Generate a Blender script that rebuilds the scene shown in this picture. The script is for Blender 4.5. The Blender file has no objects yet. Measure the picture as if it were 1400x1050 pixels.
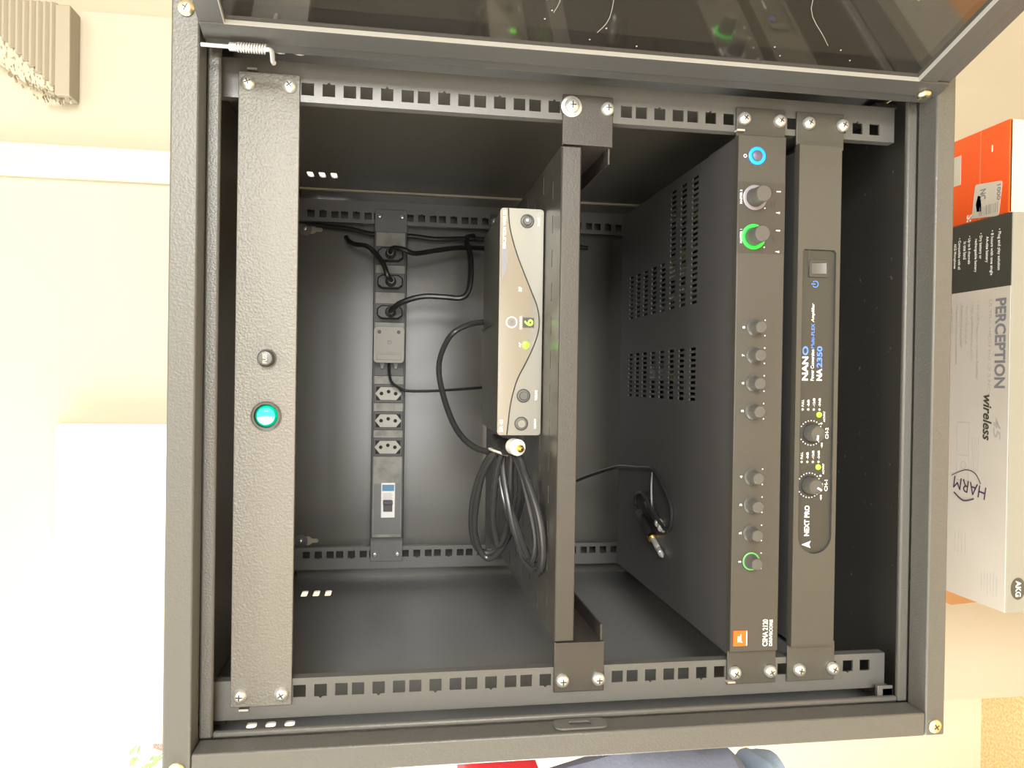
import bpy, bmesh, math, random
from mathutils import Vector, Matrix
random.seed(7)
S = bpy.context.scene
COL = S.collection
PI = math.pi
# All building sizes below are millimetres in the rack's own frame (x right, y into the rack,
# z up, z = 0 near the middle of the rack); the rack hangs with that zero 1.503 m above the floor.
ZO = 1.503
def P(x, y, z): return Vector((x/1000, y/1000, z/1000 + ZO))

# ------------------------------------------------------------------ camera
cp, sp = math.cos(-0.15518), math.sin(-0.15518)
cy, sy = math.cos(0.00608), math.sin(0.00608)
cr, sr = math.cos(-0.01452), math.sin(-0.01452)
Rz = Matrix(((cy, -sy, 0), (sy, cy, 0), (0, 0, 1)))
Rx = Matrix(((1, 0, 0), (0, cp, -sp), (0, sp, cp)))
Ry = Matrix(((cr, 0, sr), (0, 1, 0), (-sr, 0, cr)))
R = Rz @ Rx @ Ry
rt, fw, up = R.col[0], R.col[1], R.col[2]
cd = bpy.data.cameras.new('camera')
cam = bpy.data.objects.new('camera', cd); COL.objects.link(cam)
cd.sensor_width = 36; cd.lens = 1051*36/1400; cd.clip_start = 0.01
m = Matrix.Identity(4)
for i in range(3):
    m[i][0], m[i][1], m[i][2] = -up[i], rt[i], -fw[i]      # the phone was held turned a quarter
m.translation = (0.01131, -0.60614, 1.55)
cam.matrix_world = m
S.camera = cam

# ------------------------------------------------------------------ world, light, exposure
W = bpy.data.worlds.new('daylight'); S.world = W; W.use_nodes = True
wb = W.node_tree.nodes['Background']
wb.inputs['Color'].default_value = (0.86, 0.93, 1.0, 1); wb.inputs['Strength'].default_value = 3.0
def area(name, loc, target, sx, sy_, power, col):
    l = bpy.data.lights.new(name, 'AREA'); l.shape = 'RECTANGLE'; l.size = sx; l.size_y = sy_
    l.energy = power; l.color = col
    o = bpy.data.objects.new(name, l); COL.objects.link(o); o.location = loc
    o.rotation_euler = (Vector(target) - Vector(loc)).to_track_quat('-Z', 'Y').to_euler()
    return o
area('window_daylight', (-1.24, 0.02, 1.70), (0.5, 0.12, 1.55), 0.86, 1.2, 54, (1.0, 0.97, 0.92))
area('rear_window_daylight', (-0.08, -2.56, 1.52), (-0.02, 0.3, 1.45), 0.84, 0.66, 22, (1.0, 0.985, 0.95))
area('right_rear_window_daylight', (0.98, -2.56, 1.80), (-0.1, 0.2, 1.45), 0.66, 1.1, 92, (1.0, 0.985, 0.94))
area('ceiling_fill_light', (0.0, -1.0, 2.66), (0.0, -1.0, 0), 0.9, 0.3, 8, (1.0, 0.93, 0.80))  # added fill from above, no such lamp in view
S.view_settings.view_transform = 'Standard'; S.view_settings.look = 'None'
S.view_settings.exposure = 0.0; S.view_settings.gamma = 1.0
S.view_settings.use_curve_mapping = False

# ------------------------------------------------------------------ materials
MATS = {}
def mat(name, col, rough=0.5, metal=0.0, spec=0.5, bump=None, vary=None, emit=None, alpha=None, coat=0, rvary=None):
    if name in MATS: return MATS[name]
    M = bpy.data.materials.new(name); M.use_nodes = True
    nt = M.node_tree; b = nt.nodes['Principled BSDF']
    b.inputs['Base Color'].default_value = (*col, 1); b.inputs['Roughness'].default_value = rough
    b.inputs['Metallic'].default_value = metal; b.inputs['Specular IOR Level'].default_value = spec
    b.inputs['Coat Weight'].default_value = coat
    tc = nt.nodes.new('ShaderNodeTexCoord')
    if bump:
        n = nt.nodes.new('ShaderNodeTexNoise'); n.inputs['Scale'].default_value = bump[0]; n.inputs['Detail'].default_value = 2
        bp = nt.nodes.new('ShaderNodeBump'); bp.inputs['Strength'].default_value = bump[1]; bp.inputs['Distance'].default_value = bump[2] if len(bump) > 2 else 0.0004
        nt.links.new(tc.outputs['Object'], n.inputs['Vector']); nt.links.new(n.outputs['Fac'], bp.inputs['Height'])
        nt.links.new(bp.outputs['Normal'], b.inputs['Normal'])
    if vary:                                                    # (scale, second colour, low, high)
        n = nt.nodes.new('ShaderNodeTexNoise'); n.inputs['Scale'].default_value = vary[0]; n.inputs['Detail'].default_value = 5
        r = nt.nodes.new('ShaderNodeValToRGB'); r.color_ramp.elements[0].position = vary[2]; r.color_ramp.elements[1].position = vary[3]
        r.color_ramp.elements[0].color = (*col, 1); r.color_ramp.elements[1].color = (*vary[1], 1)
        nt.links.new(tc.outputs['Object'], n.inputs['Vector']); nt.links.new(n.outputs['Fac'], r.inputs['Fac'])
        nt.links.new(r.outputs['Color'], b.inputs['Base Color'])
    if rvary:
        n = nt.nodes.new('ShaderNodeTexNoise'); n.inputs['Scale'].default_value = rvary[0]; n.inputs['Detail'].default_value = 6
        mr = nt.nodes.new('ShaderNodeMapRange'); mr.inputs['From Min'].default_value = 0.35; mr.inputs['From Max'].default_value = 0.7
        mr.inputs['To Min'].default_value = rvary[1]; mr.inputs['To Max'].default_value = rvary[2]
        nt.links.new(tc.outputs['Object'], n.inputs['Vector']); nt.links.new(n.outputs['Fac'], mr.inputs['Value'])
        nt.links.new(mr.outputs['Result'], b.inputs['Roughness'])
    if emit:
        b.inputs['Emission Color'].default_value = (*emit[0], 1); b.inputs['Emission Strength'].default_value = emit[1]
    if alpha is not None: b.inputs['Alpha'].default_value = alpha
    if name == 'smoked acrylic': b.inputs['IOR'].default_value = 1.75
    MATS[name] = M; return M
powder   = mat('black textured powder coat', (0.098, 0.096, 0.087), 0.38, bump=(620, 0.55, 0.0006))
powderin = mat('black satin sheet steel', (0.060, 0.060, 0.057), 0.36, bump=(900, 0.12))
powderpl = mat('black wrinkle coat panel', (0.150, 0.144, 0.125), 0.38, bump=(560, 0.8, 0.0007))
backpan  = mat('satin black back sheet', (0.095, 0.090, 0.079), 0.25)
sidepan  = mat('satin side sheet with flare haze', (0.21, 0.212, 0.205), 0.34)  # tone raised to put lens flare haze into the colour
dusty    = mat('dusty black floor sheet', (0.060, 0.060, 0.057), 0.36, vary=(150, (0.34, 0.34, 0.32), 0.70, 0.76))
railm    = mat('dark satin rail steel', (0.112, 0.111, 0.105), 0.34, bump=(700, 0.2))
shelfm   = mat('black shelf coat', (0.050, 0.045, 0.039), 0.34, bump=(800, 0.25))
shelftop = mat('worn black shelf top', (0.055, 0.053, 0.047), 0.30, bump=(500, 0.3), vary=(55, (0.10, 0.095, 0.08), 0.5, 0.75))
ampface  = mat('charcoal amplifier face', (0.058, 0.055, 0.047), 0.40, bump=(1500, 0.1))
amptop   = mat('black amplifier cover', (0.070, 0.070, 0.072), 0.36, bump=(1200, 0.1))
napan    = mat('graphite amplifier face', (0.066, 0.064, 0.055), 0.38, bump=(1500, 0.1))
nabay    = mat('dark recessed legend bay', (0.040, 0.040, 0.036), 0.35)
inset    = mat('darker control inset', (0.046, 0.043, 0.036), 0.36)
blackm   = mat('black plastic', (0.018, 0.018, 0.018), 0.35)
darkm    = mat('dark socket plastic', (0.030, 0.030, 0.027), 0.45)
holem    = mat('black void', (0.006, 0.006, 0.006), 0.7)
knobm    = mat('dark grey knob plastic', (0.085, 0.083, 0.076), 0.35)
knobside = mat('knob side plastic', (0.050, 0.049, 0.045), 0.3)
chrome   = mat('bright zinc steel', (0.82, 0.82, 0.79), 0.30, metal=0.75, bump=(900, 0.2))
dullzinc = mat('dull zinc', (0.55, 0.55, 0.52), 0.4, metal=1.0)
brasszn  = mat('pale brass screw', (0.78, 0.72, 0.52), 0.3, metal=1.0)
gold     = mat('gold plated', (0.9, 0.62, 0.2), 0.2, metal=1.0)
cablem   = mat('black cable sheath', (0.022, 0.022, 0.023), 0.28)
cablegr  = mat('grey sheen cable sheath', (0.035, 0.036, 0.037), 0.25)
silver   = mat('satin champagne silver', (0.20, 0.19, 0.16), 0.36, metal=0.35)
glossil  = mat('glossy champagne silver', (0.32, 0.30, 0.265), 0.12, metal=0.6)
greyplas = mat('grey receiver body', (0.058, 0.058, 0.050), 0.32)
pdugrey  = mat('grey power strip face', (0.24, 0.233, 0.20), 0.45, vary=(70, (0.13, 0.13, 0.11), 0.45, 0.7))
sockgrey = mat('light grey socket insert', (0.40, 0.39, 0.33), 0.45)
adaptm   = mat('grey adapter plastic', (0.21, 0.195, 0.155), 0.4)
white    = mat('white print', (0.85, 0.85, 0.82), 0.5)
greypr   = mat('grey print', (0.22, 0.22, 0.25), 0.6)
palepr   = mat('pale grey print', (0.45, 0.43, 0.40), 0.6)
darkpr   = mat('dark violet ink', (0.05, 0.03, 0.07), 0.6)
bluepr   = mat('blue print', (0.10, 0.24, 0.75), 0.5)
whitep   = mat('white plastic', (0.80, 0.79, 0.74), 0.35)
lilac    = mat('unlit ring light pipe', (0.24, 0.22, 0.25), 0.25)
greenem  = mat('lit green ring', (0.02, 0.6, 0.05), 0.4, emit=((0.0, 0.80, 0.02), 0.85))
greendim = mat('dim green ring', (0.10, 0.35, 0.10), 0.4, emit=((0.05, 0.7, 0.08), 0.28))
blueem   = mat('lit blue ring', (0.0, 0.3, 0.9), 0.4, emit=((0.0, 0.14, 1.0), 1.3))
bluecore = mat('power key face', (0.10, 0.09, 0.13), 0.4)
ledgreen = mat('lit yellow green lamp', (0.4, 0.9, 0.05), 0.4, emit=((0.48, 1.0, 0.0), 1.6))
ledgr2   = mat('lit green lamp', (0.2, 0.9, 0.05), 0.4, emit=((0.20, 1.0, 0.0), 1.7))
ledoff   = mat('unlit lamp', (0.45, 0.45, 0.38), 0.4)
rockgr   = mat('translucent green rocker', (0.0, 0.80, 0.48), 0.25, coat=0.3)
rockmark = mat('pale green mark', (0.35, 0.85, 0.65), 0.4)
orange   = mat('orange red print', (0.92, 0.13, 0.012), 0.45)
boxwhite = mat('matt white carton print', (0.62, 0.58, 0.515), 0.5, vary=(9, (0.585, 0.54, 0.475), 0.4, 0.7))
boxblack = mat('charcoal carton print', (0.062, 0.062, 0.052), 0.35)
boxgreen = mat('grey green carton side', (0.25, 0.25, 0.215), 0.5)
boxcream = mat('cream carton side', (0.72, 0.66, 0.49), 0.55)
kraft    = mat('brown kraft board', (0.52, 0.24, 0.085), 0.7, bump=(300, 0.2))
boxor    = mat('orange carton board', (0.90, 0.105, 0.012), 0.42, vary=(14, (0.85, 0.13, 0.02), 0.45, 0.7))
wallm    = mat('cream painted wall', (0.405, 0.365, 0.275), 0.6, bump=(60, 0.08, 0.001), vary=(2.5, (0.425, 0.39, 0.30), 0.35, 0.7))
wall2m   = mat('pale painted wall', (0.80, 0.75, 0.62), 0.6, bump=(60, 0.08, 0.001))
ceilm    = mat('white ceiling paint', (0.82, 0.81, 0.77), 0.7)
trimm    = mat('cream gloss trim', (0.50, 0.46, 0.355), 0.35)
floorm   = mat('tan granite floor', (0.62, 0.40, 0.18), 0.35, vary=(160, (0.80, 0.60, 0.33), 0.40, 0.62))
wood     = mat('brown wood', (0.20, 0.10, 0.05), 0.5, vary=(8, (0.28, 0.15, 0.07), 0.4, 0.7))
ventm    = mat('beige louvre paint', (0.27, 0.238, 0.172), 0.5)
crustm   = mat('ragged cream', (0.43, 0.385, 0.285), 0.7, bump=(300, 0.5, 0.001))
cloth    = mat('grey blue cloth', (0.19, 0.21, 0.28), 0.9, bump=(250, 0.5, 0.001))
denim    = mat('washed denim', (0.32, 0.40, 0.52), 0.9, bump=(300, 0.5, 0.001))
redcl    = mat('red cloth', (0.75, 0.02, 0.03), 0.8)
leafm    = mat('leaf', (0.16, 0.30, 0.035), 0.5, vary=(20, (0.45, 0.42, 0.05), 0.4, 0.7))
redroof  = mat('orange red paint', (0.80, 0.10, 0.03), 0.5)
stripbl  = mat('breaker blue label', (0.10, 0.25, 0.42), 0.5)
switchgr = mat('breaker lever', (0.045, 0.04, 0.045), 0.4)
pcb      = mat('green circuit board', (0.03, 0.10, 0.03), 0.5)
compyel  = mat('yellow capacitor film', (0.55, 0.50, 0.12), 0.4)
edgem    = mat('pale glint wear and seam', (0.36, 0.35, 0.32), 0.4)  # pale grey for the painted pane glint, scratches and carton seams
smoke    = mat('smoked acrylic', (0.020, 0.018, 0.015), 0.05, spec=1.0, alpha=0.82, rvary=(14, 0.03, 0.10))
glassm   = mat('window glass', (0.9, 0.95, 1.0), 0.02, alpha=0.08)

# ------------------------------------------------------------------ mesh helpers (millimetres in, metres out)
def root_of(o):
    while o.parent: o = o.parent
    return o
def tag(o, label=None, cat=None, group=None, kind=None):
    if label: o['label'] = label
    if cat: o['category'] = cat
    if group: o['group'] = group
    if kind: o['kind'] = kind
    return o
def thing(name, label, cat, base, group=None):
    o = bpy.data.objects.new(name, None); COL.objects.link(o); o.empty_display_size = 0.02
    o.location = P(*base); tag(o, label, cat, group); return o
def link(name, me, material, parent=None, base=None):
    o = bpy.data.objects.new(name, me); COL.objects.link(o)
    if material is not None and not me.materials: me.materials.append(material)
    if parent: o.parent = parent
    elif base is not None: o.location = P(*base)
    return o
def finish_mesh(me, angle=35):
    me.polygons.foreach_set('use_smooth', [True]*len(me.polygons)); me.set_sharp_from_angle(angle=math.radians(angle)); me.update()
class MB:
    def __init__(s): s.v = []; s.f = []; s.marks = []
    def mark(s, name, kind=None): s.marks.append((name, kind, len(s.v), len(s.f))); return s
    def add(s, vs, fs):
        n = len(s.v); s.v += [Vector(q) for q in vs]; s.f += [[n+i for i in f] for f in fs]; return s
    def box(s, x0, x1, y0, y1, z0, z1):
        x0, x1 = min(x0, x1), max(x0, x1); y0, y1 = min(y0, y1), max(y0, y1); z0, z1 = min(z0, z1), max(z0, z1)
        return s.add([(x0,y0,z0),(x1,y0,z0),(x1,y1,z0),(x0,y1,z0),(x0,y0,z1),(x1,y0,z1),(x1,y1,z1),(x0,y1,z1)],
              [(0,3,2,1),(4,5,6,7),(0,1,5,4),(1,2,6,5),(2,3,7,6),(3,0,4,7)])
    def lathe(s, prof, o, ax, n=20):                            # profile (radius, height) along ax from o
        o = Vector(o); ax = Vector(ax).normalized(); a = ax.orthogonal().normalized(); b = ax.cross(a)
        vs = []; fs = []
        for r, h in prof:
            for k in range(n):
                t = 2*PI*k/n; vs.append(o + ax*h + (a*math.cos(t) + b*math.sin(t))*r)
        for i in range(len(prof)-1):
            for k in range(n):
                fs.append((i*n+k, i*n+(k+1) % n, (i+1)*n+(k+1) % n, (i+1)*n+k))
        fs.append(tuple(range(n-1, -1, -1))); fs.append(tuple((len(prof)-1)*n+k for k in range(n)))
        return s.add(vs, fs)
    def cyl(s, p0, p1, r0, r1=None, n=16):
        p0 = Vector(p0); p1 = Vector(p1); return s.lathe([(r0, 0), (r1 if r1 is not None else r0, (p1-p0).length)], p0, p1-p0, n)
    def ring(s, o, ax, ri, ro, h, n=28):
        o = Vector(o); ax = Vector(ax).normalized(); a = ax.orthogonal().normalized(); b = ax.cross(a); vs = []; fs = []
        for r, hh in ((ri, 0), (ro, 0), (ro, h*0.7), (ro*0.55+ri*0.45, h), (ri, h*0.8)):
            for k in range(n):
                t = 2*PI*k/n; vs.append(o + ax*hh + (a*math.cos(t)+b*math.sin(t))*r)
        for i in range(5):
            j = (i+1) % 5
            for k in range(n): fs.append((i*n+k, i*n+(k+1) % n, j*n+(k+1) % n, j*n+k))
        return s.add(vs, fs)
    def tube(s, pts, r, n=8, smooth=4, closed=False):
        pts = [Vector(q) for q in pts]
        if smooth:
            out = []; L = len(pts)
            for i in range(L-1):
                a = pts[max(i-1, 0)]; b = pts[i]; c = pts[i+1]; d = pts[min(i+2, L-1)]
                for k in range(smooth):
                    t = k/smooth
                    out.append(0.5*((2*b) + (c-a)*t + (2*a-5*b+4*c-d)*t*t + (3*b-a-3*c+d)*t**3))
            out.append(pts[-1]); pts = out
        tan = [(pts[min(i+1, len(pts)-1)] - pts[max(i-1, 0)]).normalized() for i in range(len(pts))]
        a = tan[0].orthogonal().normalized(); vs = []; fs = []
        for i, q in enumerate(pts):
            a = (a - tan[i]*a.dot(tan[i])).normalized(); b = tan[i].cross(a)
            rr = r(i/(len(pts)-1)) if callable(r) else r
            for k in range(n):
                t = 2*PI*k/n; vs.append(q + (a*math.cos(t) + b*math.sin(t))*rr)
        for i in range(len(pts)-1):
            for k in range(n): fs.append((i*n+k, i*n+(k+1) % n, (i+1)*n+(k+1) % n, (i+1)*n+k))
        fs.append(tuple(range(n-1, -1, -1))); fs.append(tuple((len(pts)-1)*n+k for k in range(n)))
        return s.add(vs, fs)
    def prism(s, poly, o, u, v, d):                             # 2D polygon in (u, v) at o, swept by vector d
        o = Vector(o); u = Vector(u); v = Vector(v); d = Vector(d); n = len(poly)
        vs = [o + u*a + v*b for a, b in poly] + [o + u*a + v*b + d for a, b in poly]
        fs = [tuple(range(n)), tuple(range(2*n-1, n-1, -1))] + [(k, k+n, (k+1) % n + n, (k+1) % n) for k in range(n)]
        return s.add(vs, fs)
    def mesh(s, name, org, fix=True):
        me = bpy.data.meshes.new(name)
        me.from_pydata([P(*q) - org for q in s.v], [], s.f)
        if fix:
            bm = bmesh.new(); bm.from_mesh(me); bmesh.ops.recalc_face_normals(bm, faces=bm.faces); bm.to_mesh(me); bm.free()
        finish_mesh(me); return me
    def build(s, name, material, parent=None, bevel=0, seg=2, base=None):
        if parent is not None: org = root_of(parent).location
        else:
            base = base or (sum((q for q in s.v), Vector())/len(s.v)); org = P(*base)
        me = s.mesh(name, org); o = link(name, me, material, parent, base)
        if bevel:
            b = o.modifiers.new('bevel', 'BEVEL'); b.width = bevel/1000; b.segments = seg; b.limit_method = 'ANGLE'; b.angle_limit = math.radians(40)
        return o
def build_each(mb, material, parent):                            # one part for every marked run of the builder
    out = []; ms = mb.marks + [(None, None, len(mb.v), len(mb.f))]
    for a, b_ in zip(ms, ms[1:]):
        if b_[3] == a[3]: continue
        o = MB().add(mb.v[a[2]:b_[2]], [[i-a[2] for i in f] for f in mb.f[a[3]:b_[3]]]).build(a[0], material, parent)
        if a[1]: o['kind'] = a[1]
        out.append(o)
    return out
def curve_verts(cu):
    o = bpy.data.objects.new('tmp', cu); COL.objects.link(o)
    dg = bpy.context.evaluated_depsgraph_get(); me = bpy.data.meshes.new_from_object(o.evaluated_get(dg))
    bpy.data.objects.remove(o); bm = bmesh.new(); bm.from_mesh(me); bpy.data.meshes.remove(me)
    bmesh.ops.remove_doubles(bm, verts=bm.verts, dist=1e-4)
    vs = [v.co.copy() for v in bm.verts]; bm.verts.index_update(); fs = [[v.index for v in f.verts] for f in bm.faces]; bm.free()
    return vs, fs
def plate(polys, o, u, v, th):                                  # first polygon is the outline, the others are holes
    cu = bpy.data.curves.new('tmp', 'CURVE'); cu.dimensions = '2D'; cu.fill_mode = 'BOTH'; cu.extrude = th/2
    for pl in polys:
        sp_ = cu.splines.new('POLY'); sp_.points.add(len(pl)-1); sp_.use_cyclic_u = True
        for k, (a, b) in enumerate(pl): sp_.points[k].co = (a, b, 0, 1)
    vs, fs = curve_verts(cu); bpy.data.curves.remove(cu)
    o = Vector(o); u = Vector(u); v = Vector(v); w = u.cross(v)
    return MB().add([o + u*q.x + v*q.y + w*(q.z + th/2) for q in vs], fs)
def grid_plate(x0, x1, y0, y1, holes, z, th):                     # horizontal sheet with many rectangular slots, as one open grid
    xs = sorted({x0, x1} | {round(h[i][0], 3) for h in holes for i in (0, 1)}); ys_ = sorted({y0, y1} | {round(h[i][1], 3) for h in holes for i in (0, 2)})
    hs_ = [(round(h[0][0], 3), round(h[1][0], 3), round(h[0][1], 3), round(h[2][1], 3)) for h in holes]
    nx_ = len(xs)-1; ny_ = len(ys_)-1; cut = [[False]*ny_ for _ in range(nx_)]
    for a, b_, c, d in hs_:
        for i in range(xs.index(a), xs.index(b_)):
            for j in range(ys_.index(c), ys_.index(d)): cut[i][j] = True
    vs = [(x, y, z+th) for x in xs for y in ys_] + [(x, y, z) for x in xs for y in ys_]; N = len(xs)*len(ys_); id_ = lambda i, j: i*len(ys_)+j; fs = []
    for i in range(nx_):
        for j in range(ny_):
            if cut[i][j]: continue
            a, b_, c, d = id_(i, j), id_(i+1, j), id_(i+1, j+1), id_(i, j+1)
            fs += [(a, b_, c, d), (d+N, c+N, b_+N, a+N)]
            for (ii, jj, p_, q_) in ((i-1, j, d, a), (i+1, j, b_, c), (i, j-1, a, b_), (i, j+1, c, d)):
                if ii < 0 or jj < 0 or ii >= nx_ or jj >= ny_ or cut[ii][jj]: fs.append((q_, p_, p_+N, q_+N))
    return MB().add(vs, fs)
def rect(x0, x1, y0, y1): return [(x0, y0), (x1, y0), (x1, y1), (x0, y1)]
def rrect(x0, x1, y0, y1, r, n=5):
    out = []
    for cx, cy_, a in ((x1-r, y1-r, 0), (x0+r, y1-r, 90), (x0+r, y0+r, 180), (x1-r, y0+r, 270)):
        for k in range(n+1):
            t = math.radians(a + 90*k/n); out.append((cx + r*math.cos(t), cy_ + r*math.sin(t)))
    return out
def circ(cx, cy_, r, n=20): return [(cx + r*math.cos(2*PI*k/n), cy_ + r*math.sin(2*PI*k/n)) for k in range(n)]
TXT = {}
def text_into(mb, s, o, u, v, w, h, th=0.15, bold=0.0, shear=0.0):  # lettering fitted to a w x h box whose lower left is o
    key = (s, bold, shear); mb.mark('lettering')
    if key not in TXT:
        cu = bpy.data.curves.new('tmp', 'FONT'); cu.body = s; cu.size = 1; cu.extrude = 0.5; cu.fill_mode = 'BOTH'
        cu.resolution_u = 3; cu.offset = bold; cu.shear = shear
        TXT[key] = curve_verts(cu); bpy.data.curves.remove(cu)
    vs, fs = TXT[key]
    x0 = min(q.x for q in vs); x1 = max(q.x for q in vs); y0 = min(q.y for q in vs); y1 = max(q.y for q in vs)
    o = Vector(o); u = Vector(u).normalized(); v = Vector(v).normalized(); n = u.cross(v)
    return mb.add([o + u*((q.x-x0)/(x1-x0)*w) + v*((q.y-y0)/(y1-y0)*h) + n*((q.z+0.5)*th) for q in vs], fs)
def inst(name, me, parent, loc, rot=(0, 0, 0), scale=1):        # alike pieces share mesh data
    o = bpy.data.objects.new(name, me); COL.objects.link(o); o.parent = parent
    o.location = P(*loc) - root_of(parent).location; o.rotation_euler = rot; o.scale = (scale,)*3
    return o
def proto(mb, name, *mats):
    me = mb.mesh(name, P(0, 0, 0))
    for q in mats: me.materials.append(q)
    return me
XU, YU, ZU = (1, 0, 0), (0, 1, 0), (0, 0, 1)
FR = (0, -1, 0)                                                  # towards the viewer, out of a front panel
def front_text(mb, s, x0, x1, z0, z1, y, **k): return text_into(mb, s, (x0, y, z0), XU, ZU, x1-x0, z1-z0, **k)

# screw heads, pointing to -y, cross recess as dark bars, its shade put into the colour
def screw_mesh(name, r, h, material, washer=0):
    b = MB()
    if washer: b.lathe([(washer, 0), (washer, 1.0), (washer*0.93, 1.3), (r, 1.3)], (0, 0, 0), FR, 24)
    z = 1.3 if washer else 0
    b.lathe([(r, z), (r, z+h*0.4), (r*0.86, z+h*0.75), (r*0.55, z+h*0.97), (r*0.5, z+h)], (0, 0, 0), FR, 20)
    b.box(-r*0.46, r*0.46, -z-h-0.05, -z-h*0.6, -r*0.09, r*0.09); b.box(-r*0.09, r*0.09, -z-h-0.06, -z-h*0.6, -r*0.46, r*0.46)
    me = proto(b, name, material, darkm)
    n = len(me.polygons)
    for i in range(n-12, n): me.polygons[i].material_index = 1
    return me
rack_screw = screw_mesh('rack screw', 5.4, 4.6, chrome)
washer_screw = screw_mesh('washer screw', 6.2, 4.6, chrome, washer=8.6)
frame_screw = screw_mesh('frame screw', 6.6, 3.4, brasszn)
small_screw = screw_mesh('small screw', 3.6, 3.0, chrome)

# ================================================================== THE SETTING
def struct(o, label): return tag(o, label, None, None, 'structure')
FLZ = -1503
def wbox(name, m_, label, *bxs):
    b = MB()
    for q in bxs: b.box(*q)
    return struct(b.build(name, m_), label)
wbox('floor', floorm, 'tan speckled granite floor', (-1350, 1480, -2700, 1300, FLZ-50, FLZ))
wbox('ceiling', ceilm, 'white ceiling', (-1350, 1480, -2700, 1300, 1250, 1300))
wbox('wall_back', wallm, 'cream painted wall the rack hangs on', (-495, 496, 505, 1180, FLZ, 1250), (496, 1480, 530, 1180, FLZ, 1250))
wbox('wall_right', wallm, 'cream side wall to the right of the open rack door', (1400, 1480, -2600, 530, FLZ, 1250))
wbox('wall_rear', wall2m, 'pale wall with two windows behind the viewer', (-1350, -550, -2700, -2600, FLZ, 1250), (390, 630, -2700, -2600, FLZ, 1250), (1330, 1480, -2700, -2600, FLZ, 1250), (-550, 390, -2700, -2600, FLZ, -370), (-550, 390, -2700, -2600, 400, 1250), (630, 1330, -2700, -2600, FLZ, -280), (630, 1330, -2700, -2600, 880, 1250))
w4 = struct(MB().box(630, 1330, -2660, -2640, -280, -250).box(630, 1330, -2660, -2640, 850, 880).box(630, 660, -2660, -2640, -250, 850).box(1300, 1330, -2660, -2640, -250, 850).build('window_4', whitep), 'tall white framed window behind the viewer on the right')
MB().box(660, 1300, -2652, -2648, -250, 850).build('pane', glassm, w4)
w3 = struct(MB().box(-550, 390, -2660, -2640, -370, -330).box(-550, 390, -2660, -2640, 360, 400).box(-550, -510, -2660, -2640, -330, 360).box(350, 390, -2660, -2640, -330, 360).build('window_3', whitep), 'white framed window behind the viewer')
MB().box(-510, 350, -2652, -2648, -330, 360).build('pane', glassm, w3)
# left wall with the big window (the daylight), far wall with a transom
wbox('wall_left', wall2m, 'pale wall with the large daylight window', (-1350, -1250, -2700, -450, FLZ, 1250), (-1350, -1250, 490, 1200, FLZ, 1250),
     (-1350, -1250, -450, 490, FLZ, -430), (-1350, -1250, -450, 490, 820, 1250))
wbox('wall_far', wall2m, 'white wall of the passage beyond the rack wall', (-1350, -1080, 1200, 1300, FLZ, 1250), (-1080, -495, 1200, 1300, FLZ, 455), (-1080, -495, 1200, 1300, 640, 1250))
w1 = struct(MB().box(-1300, -1290, -450, 490, -430, -390).box(-1300, -1290, -450, 490, 780, 820).box(-1300, -1290, -450, -410, -390, 780).box(-1300, -1290, 450, 490, -390, 780).box(-1300, -1290, 0, 40, -390, 780).build('window_1', whitep), 'large white framed window in the left wall')
MB().box(-1297, -1293, -410, 0, -390, 780).build('pane', glassm, w1); MB().box(-1297, -1293, 40, 450, -390, 780).build('pane', glassm, w1)
w2 = struct(MB().box(-1080, -495, 1240, 1260, 455, 467).box(-1080, -495, 1240, 1260, 628, 640).box(-1080, -1068, 1240, 1260, 467, 628).build('window_2', whitep), 'small high window with leaves outside')
MB().box(-1068, -495, 1248, 1252, 467, 628).build('pane', glassm, w2)
t1 = struct(MB().box(270, 313, 492, 505, FLZ, 1250).build('trim_1', trimm, bevel=2), 'cream vertical cover strip on the back wall')

# ================================================================== RACK CABINET
rack = thing('rack_cabinet', 'black steel wall mounted equipment rack with its door swung open', 'rack cabinet', (0, 230, -405))
FO = 275; FT = 202; FB = -405                                     # outer half width, top, bottom
Yf, Yr = -40, -17
for nm, bxx in (('top_frame_rail', (-FO, FO, Yf, Yr, FT-19, FT)), ('bottom_frame_rail', (-FO, FO, Yf, Yr, FB, FB+17)),
                ('side_frame_rail', (-FO, -FO+19, Yf, Yr, FB+17.4, FT-19.4)), ('side_frame_rail', (FO-19, FO, Yf, Yr, FB+17.4, FT-19.4))):
    MB().box(*bxx).build(nm, powder, rack, bevel=1.4)
for nm, bxx in (('frame_lip', (-FO+19, FO-19, -17, -12, FT-28.5, FT-19)), ('frame_lip', (-FO+19, FO-19, -17, -12, FB+17, FB+26)),
                ('frame_lip', (-FO+19, -FO+23.5, -17, -12, FB+26, FT-28.5)), ('frame_lip', (FO-24, FO-19, -17, -12, FB+26, FT-28.5))):
    MB().box(*bxx).build(nm, powder, rack, bevel=1.6)
# shell: sides with three vent slots front and back, top, bottom, back with keyholes
slots = []
for yy in (38, 421):
    for zz in (155, 140, 125): slots.append(rrect(yy-(5 if yy < 100 else 13), yy+(5 if yy < 100 else 13), zz-4.0, zz+4.0, 2.5, 3))
for sx_ in (-1, 1):
    plate([rect(-17, 500, FB+2, FT-2)] + slots, (sx_*(FO-2), 0, 0), YU, ZU, 1.5).build('side_panel', sidepan, rack)
MB().box(-FO+3, FO-3, -17, 500, FT-3.5, FT-1).build('top_panel', powderin, rack)
MB().box(-FO+3, FO-3, -17, 500, FB+1, FB+3).build('bottom_panel', dusty, rack)
def keyhole(x, z):
    out = []
    for k in range(13):
        t = math.radians(-50 + 280*k/12); out.append((x + 6.6*math.cos(t), z - 8 + 6.6*math.sin(t)))
    return out + [(x-3.2, z-14.5), (x-3, z-21), (x, z-23), (x+3, z-21), (x+3.2, z-14.5)]
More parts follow.
